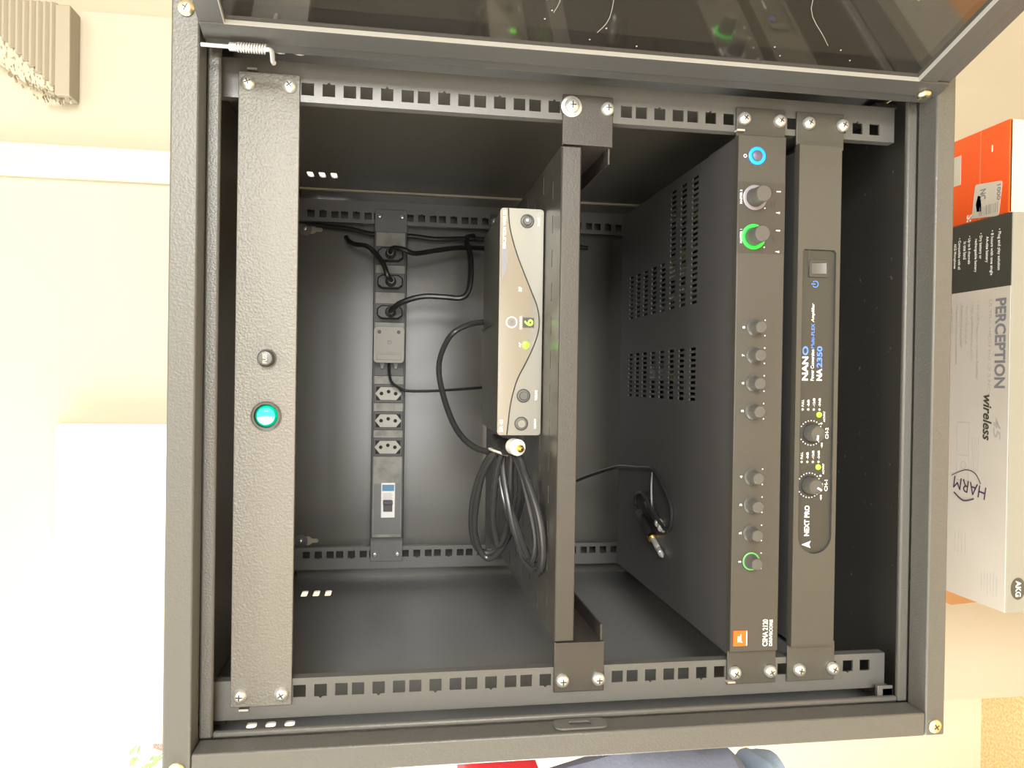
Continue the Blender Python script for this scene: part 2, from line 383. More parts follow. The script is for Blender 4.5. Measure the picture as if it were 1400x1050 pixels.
plate([rect(-FO+3, FO-3, FB+3, FT-4), keyhole(216.5, 168), keyhole(-219, 168)], (0, 500.5, 0), XU, ZU, 2).build('back_panel', backpan, rack)
wash = proto(MB().lathe([(9, 0), (9, 1.2), (4, 1.4)], (0, 0, 0), FR, 24), 'washer', railm)
for x in (216.5, -219):
    inst('washer', wash, rack, (x, 498.4, 169)); inst('hanging_screw', small_screw, rack, (x, 497, 169))
# mounting rails with square holes (three per unit, the middle one notched)
z0 = 158.5
def rail(side, yf, name):
    hs = []
    for k in range(12):
        for j, dz in enumerate((0, 15.875, 31.75)):
            zc = z0 - k*44.45 - dz; xc = side*232; a = 4.75
            h = [(xc-a, zc-a), (xc+a, zc-a), (xc+a, zc+a), (xc-a, zc+a)]
            if j == 1:
                if side < 0: h = [(xc-a, zc-a), (xc+a, zc-a), (xc+a, zc+a), (xc-a, zc+a), (xc-a, zc+1.6), (xc-a-1.6, zc), (xc-a, zc-1.6)]
                else: h = [(xc-a, zc-a), (xc+a, zc-a), (xc+a, zc-1.6), (xc+a+1.6, zc), (xc+a, zc+1.6), (xc+a, zc+a), (xc-a, zc+a)]
            hs.append(h)
    x0, x1 = sorted((side*222, side*252))
    b = plate([rect(x0, x1, FB+24, FT-20)] + hs, (0, yf+2, 0), XU, ZU, 2)
    d = 1 if yf < 200 else -1
    b.box(side*252, side*250, yf+2, yf+28, FB+24, FT-20); b.box(side*250, side*258, yf+26, yf+28, FB+24, FT-20)
    b.box(side*222, side*224, yf+2, yf+9, FB+24, FT-20)
    return b.build(name, railm, rack)
for sd in (-1, 1): rail(sd, 4, 'front_mounting_rail'); rail(sd, 467, 'rear_mounting_rail')
for sd in (-1, 1):                                                # braces that carry the rails, top and bottom of each side
    for zz in (FT-16, FB+12):
        MB().box(sd*262, sd*266, 30, 496, zz-12, zz+12).build('rail_brace', powderin, rack)
for x, z in ((-232, -130), (232, -130)): inst('rear_screw', small_screw, rack, (x, 465, z))
for x, z in ((266, 192), (-266, 192), (-267, -396), (266, -396)): inst('frame_screw', frame_screw, rack, (x, -40.2, z), (0, random.uniform(0, 1.5), 0), 0.85)
# latch keep on the left jamb and the bent stop tab in the lower corner
lk = plate([rrect(-36, -20, -122, -80, 6), rrect(-32, -24, -110, -92, 3)], (-255.4, 0, 0), YU, ZU, 1.4).build('latch_keep', railm, rack)
lk['label'] = 'small dark latch keep on the side jamb'
MB().box(-256, -246, -12, -2, -378, -368).box(-256, -244, -12, -10.5, -378, -364).build('stop_tab', railm, rack, bevel=0.6)
# door, hinged on the right and swung out about 108 degrees
HX, HY = 244.0, -27.0; dx, dy = 0.305, -0.952; nx, ny = 0.952, 0.305
door = None
def dp(s_, w, z): return (HX + dx*s_ + nx*w, HY + dy*s_ + ny*w, z)
def dbox(b, s0, s1, w0, w1, z0_, z1_):
    vs = [dp(s0, w0, z0_), dp(s1, w0, z0_), dp(s1, w1, z0_), dp(s0, w1, z0_), dp(s0, w0, z1_), dp(s1, w0, z1_), dp(s1, w1, z1_), dp(s0, w1, z1_)]
    return b.add(vs, [(0,3,2,1),(4,5,6,7),(0,1,5,4),(1,2,6,5),(2,3,7,6),(3,0,4,7)])
DW, DT, DB = 508, 181, -390
door = dbox(MB(), 27, DW-27, 3.5, 6.5, DB+28, DT-17).build('door', smoke, rack)
door['label'] = 'door pane of smoked glossy acrylic'
dbox(dbox(MB(), 10, 27, 0, 14, DB, DT), 0, 10, 1.8, 14, DB, DT).build('door_stile', powderin, door, bevel=0.8)
dbox(dbox(MB(), DW-27, DW-10, 0, 14, DB, DT), DW-10, DW, 1.8, 14, DB, DT).build('door_stile', powderin, door, bevel=0.8)
dbox(MB(), 27.2, DW-27.2, 0, 14, DT-17, DT).build('door_rail', powderin, door, bevel=0.8)
dbox(dbox(MB(), 27.2, DW-27.2, 0, 14, DB+12, DB+28), 27.2, DW-27.2, 1.5, 14, DB, DB+12).build('door_rail', powderin, door, bevel=0.8)
eb = MB(); dbox(eb, 26.9, 27.3, -0.2, 3.5, DB+28, DT-17); dbox(eb, 27, DW-27, -0.2, 3.5, DB+27.8, DB+28.2); dbox(eb, 27, DW-27, -0.2, 3.5, DT-17.2, DT-16.8)  # pale strips paint the glint that the pane edge catches
ed = eb.build('pane_edge_glint', edgem, door); ed['label'] = 'bare edge round the pane with its glint painted bright'
b = MB()
for pts in (((150, 60), (146, 40), (152, 18), (170, 6)), ((60, -60), (75, -62), (110, -55)), ((45, -95), (60, -100), (95, -97), (130, -104)), ((62, 128), (58, 112), (52, 108)), ((120, -230), (85, -238), (60, -262), (52, -270))):
    b.tube([dp(a, 3.4, z) for a, z in pts], 0.22, 4)
for k in range(26): q = dp(random.uniform(30, 160), 3.4, random.uniform(-340, 150)); b.lathe([(0.7, 0), (0.4, 0.3)], q, (-nx, -ny, 0), 6)
o_ = b.build('pane_scratches', edgem, door); o_['kind'] = 'stuff'; o_['label'] = 'fine scratches and dust specks on the pane'
sc = inst('door_screw', frame_screw, door, dp(13, -0.4, -376), (0, 0, math.atan2(-nx, ny)*1.0), 0.85)
sc.rotation_euler = Vector((-nx, -ny, 0)).to_track_quat('-Y', 'Z').to_euler()
MB().cyl(dp(DW-45, -8, -100), dp(DW-45, 0, -100), 9).build('door_lock', chrome, door)
# spring hinge pin
hg = MB().cyl((242, -40, 182), (242, -40, 136), 1.5, n=12).tube([(242, -40, 140), (242, -40, 136), (240, -41, 134), (233, -43, 133), (231, -44, 132)], 1.7, 10).cyl((242, -40, 163), (242, -40, 158), 3.0, n=14)
hp = hg.build('hinge_pin', chrome, rack); hp['label'] = 'bright steel spring hinge pin'
MB().tube([(242 + 2.9*math.cos(t*0.7), -40 + 2.9*math.sin(t*0.7), 158 - 0.2*t) for t in range(0, 100)], 0.75, 6, smooth=0).build('hinge_spring', chrome, hp)

# ================================================================== RACK UNITS
def screws(parent, xs, zs, y, me=rack_screw):
    for x in xs:
        for z in zs: inst('screw', me, parent, (x, y, z), (0, random.uniform(0, 1.5), 0))
# ---- power switch panel at the top
pp = thing('power_switch_panel', 'black wrinkle finish rack panel with green rocker and grey button', 'rack panel', (0, 2, 119))
plate([rect(-241, 241, 119.5, 164.5), circ(24.3, 141, 5.6), circ(-19.4, 141, 9.2)] , (0, 2.6, 0), XU, ZU, 2).build('panel', powderpl, pp, bevel=0.5)
for z in (120, 162.5): MB().box(-214, 214, 2.7, 10, z, z+1.5).build('panel_flange', powderpl, pp)
screws(pp, (-232, 232), (157.5, 127), 0.4)
for x in (-243.6, 242): MB().box(x, x+1.6, -1, 3.6, 151, 158).build('cage_nut_tab', dullzinc, pp)
pb = MB().ring((24.3, 0.6, 141), FR, 5.7, 7.2, 1.6).build('push_button', knobm, pp); pb['label'] = 'grey round push button with fuse lettering'
MB().lathe([(5.4, -6), (5.4, 8), (5.0, 9.2), (4.2, 9.4)], (24.3, 0.6, 141), FR, 28).build('button_cap', knobm, pb)
build_each(front_text(MB(), 'FUSE', 20.6, 28.0, 139.6, 142.8, -8.8, bold=0.02), palepr, pb)
rs = MB().ring((-19.4, 0.6, 141), FR, 9.0, 11.2, 2.6, 36).build('rocker_switch', knobm, pp); rs['label'] = 'round green rocker switch'
b = MB(); prof = []
for k in range(37):
    pass
n = 28; vs = []; fs = []
for ring_ in range(5):
    r = 8.7*ring_/4
    for k in range(n):
        t = 2*PI*k/n; x = r*math.cos(t); z = r*math.sin(t); vs.append((-19.4+x, -1.2 - 0.11*abs(x) + 0.05*x - (0 if ring_ < 4 else -5), 141+z))
for i in range(4):
    for k in range(n): fs.append((i*n+k, i*n+(k+1) % n, (i+1)*n+(k+1) % n, (i+1)*n+k))
MB().add(vs, fs).build('rocker', rockgr, rs)
mk = MB().ring((-23.6, -1.9, 143.2), FR, 1.2, 1.8, 0.3, 20).box(-15.8, -15.2, -2.3, -1.8, 139.2, 142.2).build('rocker_mark', rockmark, rs)

# ---- shelf
sh = thing('rack_shelf', 'black slotted rack shelf carrying the wireless receiver', 'rack shelf', (0, 230, -127))
hs = []
for r_ in range(10):
    y = 30 + r_*41
    for k in range(-7, 8):
        x = k*28.5 + (0 if r_ % 2 == 0 else 14)
        if abs(x) < 186: hs.append(rect(x-7.5, x+7.5, y-1.3, y+1.3))
grid_plate(-199, 199, -1, 462, hs, -86.5, 1.5).build('shelf_top', shelftop, sh)
MB().box(-199, 199, -3.2, -1.2, -101, -85).build('front_lip', shelfm, sh, bevel=1.0)
for sd in (-1, 1):
    b = MB().prism([(-1, -87), (462, -87), (462, -112), (330, -126), (-1, -126)], (sd*201, 0, 0), YU, ZU, (sd*1.6, 0, 0))
    b.box(sd*201, sd*188, 3, 300, -126, -124.6)
    b.build('side_flange', shelfm, sh)
    x0, x1 = sorted((sd*201, sd*242))
    MB().box(x0, x1, 1.4, 3.4, -128, -86).build('mounting_ear', shelfm, sh, bevel=0.8)
    MB().box(x0, x1, 464, 465.6, -112, -86).build('rear_ear', shelfm, sh)
    inst('screw', rack_screw, sh, (sd*232, 463.5, -92))
inst('screw', rack_screw, sh, (-232, 1.2, -93)); inst('screw', rack_screw, sh, (-232, 1.2, -123)); inst('screw', rack_screw, sh, (232, 1.2, -123)); inst('screw', washer_screw, sh, (232, 1.2, -93))

# ---- wireless receiver on the shelf
rc = thing('wireless_receiver', 'small silver fronted wireless microphone receiver on the shelf', 'receiver', (62, 130, -85))
MB().prism([(66, -83.5), (198, -83.5), (198, -47), (70, -45.2), (66, -46)], (-36.5, 0, 0), YU, ZU, (197, 0, 0)).build('body', greyplas, rc, bevel=1.6)
for x in (-22, 146):
    for y in (84, 182): MB().cyl((x, y, -85), (x, y, -83), 5).build('foot', blackm, rc)
plate([rrect(-38, 162, -84, -45, 3.2)], (0, 66, 0), XU, ZU, 3).build('front_panel', silver, rc, bevel=0.8)
wave = [(162, -52), (145, -53.5), (125, -59), (107, -66), (89.5, -73.5), (76, -79), (63.7, -81), (52, -80), (37.8, -75), (25, -69), (12, -62.5), (-1, -58.5), (-14, -56), (-38, -53.6)]
def sm(pts, n=4):
    out = []
    for i in range(len(pts)-1):
        a = Vector(pts[max(i-1, 0)]); b_ = Vector(pts[i]); c = Vector(pts[i+1]); d = Vector(pts[min(i+2, len(pts)-1)])
        for k in range(n):
            t = k/n; q = 0.5*((2*b_) + (c-a)*t + (2*a-5*b_+4*c-d)*t*t + (3*b_-a-3*c+d)*t**3); out.append((q.x, q.y))
    return out + [tuple(pts[-1])]
wv = sm(wave)
plate([[(-36, -45.3), (160, -45.3)] + [(max(-37.8, min(161.8, x)), z) for x, z in wv]], (0, 63, 0), XU, ZU, 0.9).build('glossy_panel', glossil, rc)
MB().tube([(max(-37.5, min(161.5, x)), 62.2, z) for x, z in wv], 0.55, 6, smooth=0).build('wave_line', darkm, rc)
plate([[(128, -47.0), (98, -47), (106, -50.5), (117, -52), (126, -51), (131, -49)]], (0, 62.2, 0), XU, ZU, 0.3).build('grey_badge', greypr, rc)  # flat grey shape with a curved lower edge
lt = MB()
front_text(lt, 'PERCEPTION WIRELESS', 126, 160, -50.2, -47.2, 61.9, bold=0.01)
front_text(lt, 'SR 45', -35, -24, -50, -47.0, 61.9, bold=0.01)
build_each(lt, white, rc)
l2 = MB(); front_text(l2, 'ON/OFF', 147, 154.5, -80.5, -78.2, 62.8, bold=0.02); front_text(l2, 'VOLUME', -7, 2, -80.5, -78.2, 62.8, bold=0.02); front_text(l2, 'SQUELCH', -32, -23.5, -80, -77.8, 62.8, bold=0.02)
front_text(l2, 'AF', 39.5, 44, -64.8, -63, 61.9, bold=0.02); front_text(l2, 'RF', 89, 93, -65, -62, 61.9, bold=0.02)
front_text(l2, 'CHANNEL', 55.5, 67.5, -65.6, -63.4, 61.9, bold=0.02)
build_each(l2, white, rc)
for x, z in ((151, -69), (-3, -68), (-27.6, -66.4)):
    k = MB().ring((x, 63.2, z), FR, 4.8, 6.2, 0.8, 28).build('control_knob', darkm, rc)
    MB().lathe([(4.1, -1), (4.1, 2.6), (3.4, 3.4)], (x, 63.2, z), FR, 24).build('knob_cap', silver if x < -20 else knobm, k)
MB().lathe([(1.2, 0), (1.2, 0.5)], (151.3, 59.8, -68.6), FR, 10).build('lit_lamp', white, rc)
MB().ring((61.5, 62.1, -56.3), FR, 4.2, 5.0, 0.5, 32).build('logo_ring', white, rc)
lg = MB()
for a in range(3):
    t = 2*PI*a/3 + 0.5; lg.ring((61.5 + 1.5*math.cos(t), 62.1, -56.3 + 1.5*math.sin(t)), FR, 1.5, 1.95, 0.4, 20)
front_text(lg, 'AKG', 59.1, 63.9, -57.2, -55.5, 61.6, bold=0.02)
tag(lg.build('logo', greypr, rc), kind='stuff')
MB().box(57, 66, 62.0, 62.4, -76.5, -66.5).build('display_window', darkm, rc)
front_text(MB(), '6', 58.8, 64.4, -75.4, -67.6, 61.9, bold=0.01).build('lit_digit', ledgreen, rc)
MB().lathe([(3.4, 0), (3.2, 0.9), (1.8, 1.4)], (41.7, 62.1, -69.2), FR, 24).build('signal_lamp', ledgr2, rc)
MB().box(-36, 159, 100, 100.6, -45.9, -45.6).box(62, 63, 70, 198, -45.9, -45.6).build('cover_seam', blackm, rc)

# ---- coiled microphone cable beside the receiver
cc = thing('coiled_audio_cable', 'thick black audio cable coiled on the shelf beside the receiver', 'cable', (-100, 80, -85))
T = Vector((-50, 92, -58)); path = [(72, 214, -62), (73, 226, -50), (70, 238, -34), (58, 242, -16), (28, 222, -3), (-5, 200, -6), (-40, 160, -18), (-56, 122, -36)]
for F, w, bb in (((-150, 52, -80), (0, 1, .25), 31), ((-156, 50, -79), (0, 1, .3), 35), ((-150, 60, -76), (0, 1, .3), 24), ((-162, 150, -48), (0, .42, .9), 24), ((-150, 132, -58), (0, .5, .86), 8), ((-165, 146, -50), (0, .45, .9), 21)):
    F = Vector(F); w = Vector(w).normalized()
    for k in range(1, 13):
        t = 2*PI*k/12 + 0.0
        path.append(T + (F-T)*(1-math.cos(t))/2 + w*bb*math.sin(-t) + Vector((random.uniform(-1.5, 1.5), 0, random.uniform(-1, 1))))
path = [Vector(q) for q in path]
path[8:] = [q + Vector((0, random.uniform(-2, 2), 0)) if (q-T).length < 8 else q for q in path[8:]]
for q in path: q.z = max(q.z, -81.6)
path += [Vector((-44, 122, -50)), Vector((-47, 104, -53))]
MB().tube(path, 3.0, 10, smooth=5).build('cable', cablegr, cc)
pa = Vector((-47.5, 100, -53.5)); pd = (Vector((-49, 52, -66)) - pa).normalized()
MB().lathe([(3.4, 0), (5.2, 5), (5.2, 24), (4.6, 27)], pa, pd, 18).build('plug_barrel', blackm, cc)
pl = MB().lathe([(5.0, 27), (7.2, 29), (7.4, 40), (6.6, 41), (6.0, 41)], pa, pd, 26).build('white_plug', whitep, cc)
MB().lathe([(3.6, 40.9), (3.4, 43), (1.6, 43.4), (1.5, 48), (0.8, 49.5)], pa + Vector((-0.6, 0, -1.2)), pd, 16).build('pin', gold, pl)
MB().tube([(-56 + 3*math.cos(t), 98+9*math.sin(t), -52+9*math.cos(t)) for t in [k*2*PI/20 for k in range(21)]], 1.2, 6, smooth=0).build('cable_tie', palepr, cc)

# ---- mixer amplifier
ja = thing('mixer_amplifier', 'charcoal mixer amplifier with ten knobs and an orange logo', 'amplifier', (0, 160, -276))
holes = []
for gx0, gx1, rows in ((138, 210, (88, 117, 145)), (84, 142, (88, 117, 145, 173, 201, 229, 255, 280)), (-8, 48, (88, 117, 145, 173, 201, 229, 255, 280))):
    for y in rows:
        x = gx0 + 3
        while x < gx1 - 2:
            holes.append(rect(x-1.4, x+1.4, y-7.4, y+7.4)); x += 5.3
grid_plate(-216, 216, 1.5, 321, holes, -236, 1.4).build('top_cover', amptop, ja)
MB().box(-216, -214.5, 1.5, 321, -276, -236).box(214.5, 216, 1.5, 321, -276, -236).box(-216, 216, 319.5, 321, -276, -236).box(-216, 216, 1.5, 321, -276, -274.5).build('chassis', amptop, ja)
cb = MB().box(-200, 205, 40, 300, -273, -271).build('circuit_board', pcb, ja)
for k in range(46):
    x = random.choice((random.uniform(88, 205), random.uniform(-6, 46))); y = random.uniform(86, 270); z = random.uniform(-262, -246)
    m_ = random.choice((compyel, whitep, dullzinc, pcb, blackm))
    if k % 2: MB().cyl((x, y, -271), (x, y, z), random.uniform(3, 6), n=10).build('component', m_, cb)
    else:
        a, c_ = random.uniform(3, 9), random.uniform(3, 7); MB().box(x-a, x+a, y-c_, y+c_, -271, z).build('component', m_, cb)
plate([rect(-212.5, 217, -275.5, -233.2)], (0, 1.4, 0), XU, ZU, 7.4).build('front_panel', ampface, ja, bevel=0.7)
MB().box(119, 178, -6.25, -5.8, -275, -233.8).build('control_inset', inset, ja)
for sd in (-1, 1):
    x0, x1 = (-242, -213) if sd < 0 else (217.5, 242)
    plate([rect(x0, x1, -278, -234.5)], (0, 3.4, 0), XU, ZU, 2.2).build('mounting_ear', ampface, ja, bevel=0.5)
    x0, x1 = sorted((sd*216.2, sd*218.0)); MB().box(x0, x1, 3.6, 60, -274, -236).build('ear_bracket', ampface, ja)
    MB().lathe([(3.2, 0), (2.6, 0.4)], (sd*232 + 3, 1.3, -241), FR, 16).build('ear_slot', holem, ja)
    MB().lathe([(3.2, 0), (2.6, 0.4)], (sd*232 + 3, 1.3, -272), FR, 16).build('ear_slot', holem, ja)
screws(ja, (-232, 232), (-241, -272.6), 1.0)
for x in (-230.5, 230.5): MB().box(x-9.5, x-8 if x < 0 else x-8, -2, 3.8, -240.5, -234).build('cage_nut_tab', chrome, ja)
for x, y in ((200, 22), (85, 14), (-62, 14), (-196, 18), (-150, 60), (15, 50)): MB().lathe([(2.0, 0), (1.6, 0.7)], (x, y, -236), ZU, 14).build('cover_screw', dullzinc, ja)
kn_s = proto(MB().lathe([(7.2, 0), (7.2, 0.8), (6.3, 1.6), (5.4, 3), (4.8, 12.0), (4.3, 12.6)], (0, 0, 0), FR, 26), 'small knob', knobm)
kn_m = proto(MB().lathe([(7.6, 0), (7.4, 1), (6.7, 16), (6.1, 16.8)], (0, 0, 0), FR, 32), 'master knob', knobm)
ys = -6.1
for i, x in enumerate((-136.7, -113.4, -89.9, -66.6, -11.9, 11.2, 34.3, 57.4)):
    k = inst('channel_knob', kn_s, ja, (x, ys, -250))
    if i == 0: r_ = MB().ring((x, ys-0.7, -250), FR, 6.3, 7.5, 1.0, 28).build('knob_ring', greendim, k); r_.location = -k.location; r_['label'] = 'faint green lit ring'
for x, z, m_, lab in ((132.6, -247.4, greenem, 'bright green lit ring'), (165, -248, lilac, 'unlit lilac ring')):
    k = inst('master_knob', kn_m, ja, (x, ys, z))
    r_ = MB().ring((x, ys-0.2, z), FR, 7.7, 10.4, 1.3, 36).build('knob_ring', m_, k); r_.location = -k.location; r_['label'] = lab
pk = MB().ring((199.6, ys, -249.4), FR, 4.6, 7.4, 1.4, 32).build('power_key', blueem, ja); pk['label'] = 'blue lit round power key'
MB().lathe([(4.6, 0), (4.4, 1.8), (3.8, 2.2)], (199.6, ys, -249.4), FR, 24).build('key_cap', bluecore, pk)
b = MB()
for i, x in enumerate((-136.7, -113.4, -89.9, -66.6, -11.9, 11.2, 34.3, 57.4)):
    front_text(b, str(i+1), x-1.0, x+(0.2 if i == 0 else 1.0), -241.6, -239.4, ys, bold=0.02)
    b.mark('level_dots', 'stuff')
    for sx_ in (-6.4, 6.4): b.lathe([(0.62, 0), (0.5, 0.15)], (x+sx_, ys, -259.3), FR, 10)
front_text(b, 'MASTER 1', 127, 138.5, -237.6, -235.6, ys-0.3, bold=0.02); front_text(b, 'MASTER 2', 159.5, 171, -237.0, -235.0, ys-0.3, bold=0.02)
for x in (132.6, 165):
    b.mark('control_mark', 'stuff'); b.lathe([(0.62, 0), (0.5, 0.15)], (x-8.2, ys-0.2, -257.2), FR, 10); b.box(x+5.6, x+6.6, ys-0.4, ys-0.2, -271, -267.4); b.prism([(x-12.4, -270.5), (x-10.6, -270.5), (x-11.5, -266.8)], (0, ys-0.35, 0), XU, ZU, (0, 0.2, 0))
b.mark('power_mark').ring((199.2, ys, -239.2), FR, 0.9, 1.5, 0.15, 20)
front_text(b, 'CSMA 2120', -208.2, -185.8, -266.4, -261.8, ys, bold=0.02); front_text(b, 'DRIVECORE', -208.2, -186.2, -270.6, -267.8, ys, bold=0.03)
build_each(b, white, ja)
MB().ring((131, ys-0.3, -264.5), FR, 1.3, 1.6, 0.15, 16).ring((139, ys-0.3, -265.5), FR, 1.3, 1.6, 0.15, 16).box(158, 162, ys-0.5, ys-0.3, -263, -262.6).box(158, 162, ys-0.5, ys-0.3, -266, -265.6).box(168, 173, ys-0.5, ys-0.3, -264, -263.6).build('engraved_marks', darkm, ja)['kind'] = 'stuff'
lo = MB().box(-207.2, -194.6, ys-0.35, ys+0.1, -248.2, -236.0).build('logo_plate', orange, ja); lo['label'] = 'small orange square logo plate'
lb = MB(); front_text(lb, 'JBL', -204.6, -197.6, -243.8, -239.6, ys-0.35, bold=0.03); lb.mark('logo_bar').box(-206.8, -195, ys-0.5, ys-0.35, -247.9, -247.2); build_each(lb, white, lo)

# ---- two channel amplifier at the bottom
na = thing('power_amplifier', 'slim graphite two channel power amplifier at the rack bottom', 'amplifier', (0, 130, -330))
MB().box(-206, 208, 2, 260, -327, -288).build('chassis', amptop, na, bevel=1)
def bay_poly(o_=0):
    out = [(124.5-o_, -322.4+o_+2), (124.5-o_, -294-o_), (122.5-o_, -292-o_)]
    for k in range(17):
        t = math.radians(90 + 180*k/16); out.append((-116.6 + (15.2-o_)*math.cos(t), -307.2 + (15.2-o_)*math.sin(t)))
    return out + [(122.5-o_, -322.4+o_)]
plate([rect(-208.8, 211.3, -326, -287.6), bay_poly()], (0, 2, 0), XU, ZU, 8.1).build('front_panel', napan, na)
MB().prism(bay_poly(0.2), (0, -3.6, 0), XU, ZU, (0, 4, 0)).build('legend_bay', nabay, na)
for sd in (-1, 1):
    x0, x1 = (-242, -208.9) if sd < 0 else (211.4, 242)
    MB().box(x0, x1, 1.4, 3.4, -332, -288.5).build('mounting_ear', napan, na, bevel=0.5)
    MB().box(x0 if sd > 0 else x1-2, x0+2 if sd > 0 else x1, -4, 1.4, -328, -288.5).build('ear_fold', napan, na)
screws(na, (-232, 232), (-299, -330), 1.0)
yb = -3.7
rk = plate([rrect(101.5, 116, -316, -295.5 - 3.2, 0.8, 2), rrect(104, 113.6, -313.6, -300.6, 0.5, 2)], (0, yb, 0), XU, ZU, 1.6).build('power_rocker', knobside, na, bevel=0.3)
MB().prism([(-300.8, 1.0), (-300.8, -0.6), (-307.2, -0.9), (-313.4, -2.8), (-313.4, 1.0)], (104.2, yb, 0), (0, 0, 1), (0, 1, 0), (9.2, 0, 0)).build('rocker', knobm, rk)
kn_n = proto(MB().lathe([(7.2, 0), (7.0, 4), (6.2, 10.5), (5.8, 11.2), (5.0, 11.2), (4.6, 10.4)], (0, 0, 0), FR, 32), 'gain knob', knobm)
dots = MB(); wt = MB(); lo_ = MB()
for x, z, pdx, pdz in ((-30, -303.6, -0.95, 0.1), (-74.3, -302.8, -0.5, -0.85)):
    MB().ring((x, yb, z), FR, 7.5, 8.5, 0.5, 36).build('knob_collar', blackm, na)
    k = inst('gain_knob', kn_n, na, (x, yb, z))
    q = Vector((pdx, 0, pdz)).normalized(); pn = Vector((-q.z, 0, q.x))
    o_ = Vector((x, yb-10.9, z)); pm = MB().add([o_ + q*1.2 + pn*0.75, o_ + q*5.6 + pn*0.75, o_ + q*5.6 - pn*0.75, o_ + q*1.2 - pn*0.75] + [o_ + Vector((0, -0.6, 0)) + q*1.2 + pn*0.75, o_ + Vector((0, -0.6, 0)) + q*5.6 + pn*0.75, o_ + Vector((0, -0.6, 0)) + q*5.6 - pn*0.75, o_ + Vector((0, -0.6, 0)) + q*1.2 - pn*0.75], [(0,1,2,3),(7,6,5,4),(0,4,5,1),(1,5,6,2),(2,6,7,3),(3,7,4,0)]).build('knob_pointer', white, k)
    pm.location = -k.location
    for s_ in (0, 180):
        for j in range(9):
            t = math.radians(s_ - 58 + 116*j/8); dots.lathe([(0.58, 0), (0.5, 0.12)], (x + 10.4*math.cos(t), yb, z + 10.4*math.sin(t)), FR, 8)
    cx = x + 19.8
    for j, tx in enumerate(('FULL', '-8dB', '-12dB', '-24dB')):
        zz = -295.6 - 5.1*j
        MB().lathe([(1.15, 0), (0.9, 0.3)], (cx, yb, zz), FR, 14).build('level_lamp', ledoff, na); front_text(wt, tx, cx+2.4, cx+(8.2 if j < 2 else 9.6), zz-1.0, zz+1.0, yb, bold=0.015)
    led = MB().lathe([(2.3, 0), (2.1, 0.8), (1.2, 1.2)], (cx-4.4, yb, -310.6), FR, 20).build('active_lamp', ledgreen, na)
    front_text(wt, 'ACT/PRT', cx-10.5, cx-1.4, -316.2, -314.6, yb, bold=0.02)
    front_text(wt, 'CH-2' if x > -50 else 'CH-1', x-5, x+4.5, -319.6, -316.6, yb, bold=0.02)
    front_text(wt, '0', x+7.2, x+8.8, -313.8, -311.8, yb, bold=0.02); front_text(wt, 'dB', x-1.8, x+1.8, -315.2, -313.2, yb, bold=0.02); front_text(wt, '-oo', x-12.6, x-8.2, -314.4, -312.8, yb, bold=0.02)
tag(dots.build('scale_dots', white, na), kind='stuff')
front_text(wt, 'NEXT PRO', -117.2, -91.4, -303.4, -298.9, yb, bold=0.03)
wt.mark('logo').prism([(-129.6, -304.6), (-124, -302.9), (-129.6, -297.0), (-119.4, -300.9)] if False else [(-127.4, -305.0), (-124.4, -303.4), (-121.4, -305.0), (-124.4, -296.6)], (0, yb-0.2, 0), XU, ZU, (0, 0.2, 0))
front_text(wt, 'NAN', 14.2, 34.4, -299.9, -294.6+0.2, yb, bold=0.035); front_text(wt, 'NA', 14.2, 24.4, -312.6, -307.6, yb, bold=0.035)
front_text(wt, 'Power Conversion', 14.2, 40.5, -305.2, -302.2, yb, bold=0.015); front_text(wt, 'Amplifier', 63.5, 79.5, -305.3, -302.1, yb, bold=0.015, shear=0.2)
build_each(wt, white, na)
bt = MB(); front_text(bt, 'O', 35.4, 43.2, -299.9, -294.4, yb, bold=0.035); front_text(bt, '2350', 25.2, 43.4, -312.6, -307.6, yb, bold=0.03); front_text(bt, 'Multi-FLEX', 41.5, 62.3, -305.2, -302.2, yb, bold=0.01)
bt.mark('power_symbol', 'stuff').tube([(95.7 + 2.6*math.sin(t), yb-0.2, -305 + 2.6*math.cos(t)) for t in [0.6 + k*(2*PI-1.2)/16 for k in range(17)]], 0.42, 6, smooth=0).box(95.3, 96.1, yb-0.5, yb, -305, -301.4)
build_each(bt, bluepr, na)
MB().prism([(110, -297.7), (130, -297.7), (130, -297.2), (110, -297.2)], (0, -6.15, 0), XU, ZU, (0, 0.1, 0)).build('panel_scuff', napan, na)

# ---- loose jack cable lying on the mixer amplifier
jc = thing('jack_cable', 'thin black cable with a jack plug lying on the mixer amplifier', 'cable', (-135, 190, -236))
MB().tube([(-150, 462, -150), (-140, 440, -180), (-118, 400, -214), (-98, 330, -230.5), (-92, 290, -232.6), (-88, 243, -232.8), (-84, 190, -232.8), (-100, 152, -232.8), (-119, 131, -232.8), (-140, 140, -232.2), (-128, 175, -229), (-112, 205, -228), (-118, 240, -232), (-130, 246, -232.4), (-134, 236, -231.6), (-134.5, 230, -231)], 2.1, 8).build('cable', cablem, jc)
ja0 = Vector((-134, 233, -230.8)); jd = (Vector((-168, 152, -230.8)) - ja0).normalized()
jp = MB().lathe([(2.6, 0), (3.2, 2), (3.2, 15), (4.6, 17), (5.0, 30), (5.0, 52), (4.4, 54)], ja0, jd, 20).build('jack_plug', blackm, jc)
MB().lathe([(3.5, 4), (3.5, 14)], ja0, jd, 16).build('strain_relief', dullzinc, jp)
MB().lathe([(5.1, 53), (5.1, 58), (4.0, 58.5)], ja0, jd, 20).build('gold_collar', gold, jp)
MB().lathe([(2.9, 58), (2.9, 74), (2.3, 75), (2.9, 76), (2.9, 83), (2.0, 84.2), (2.9, 86), (1.2, 90)], ja0, jd, 16).build('jack_tip', chrome, jp)
MB().tube([(-84, 190, -232.8), (-100, 188, -231), (-122, 182, -230), (-127, 176, -230.4)], 2.0, 8).build('cable_tail', cablem, jc)
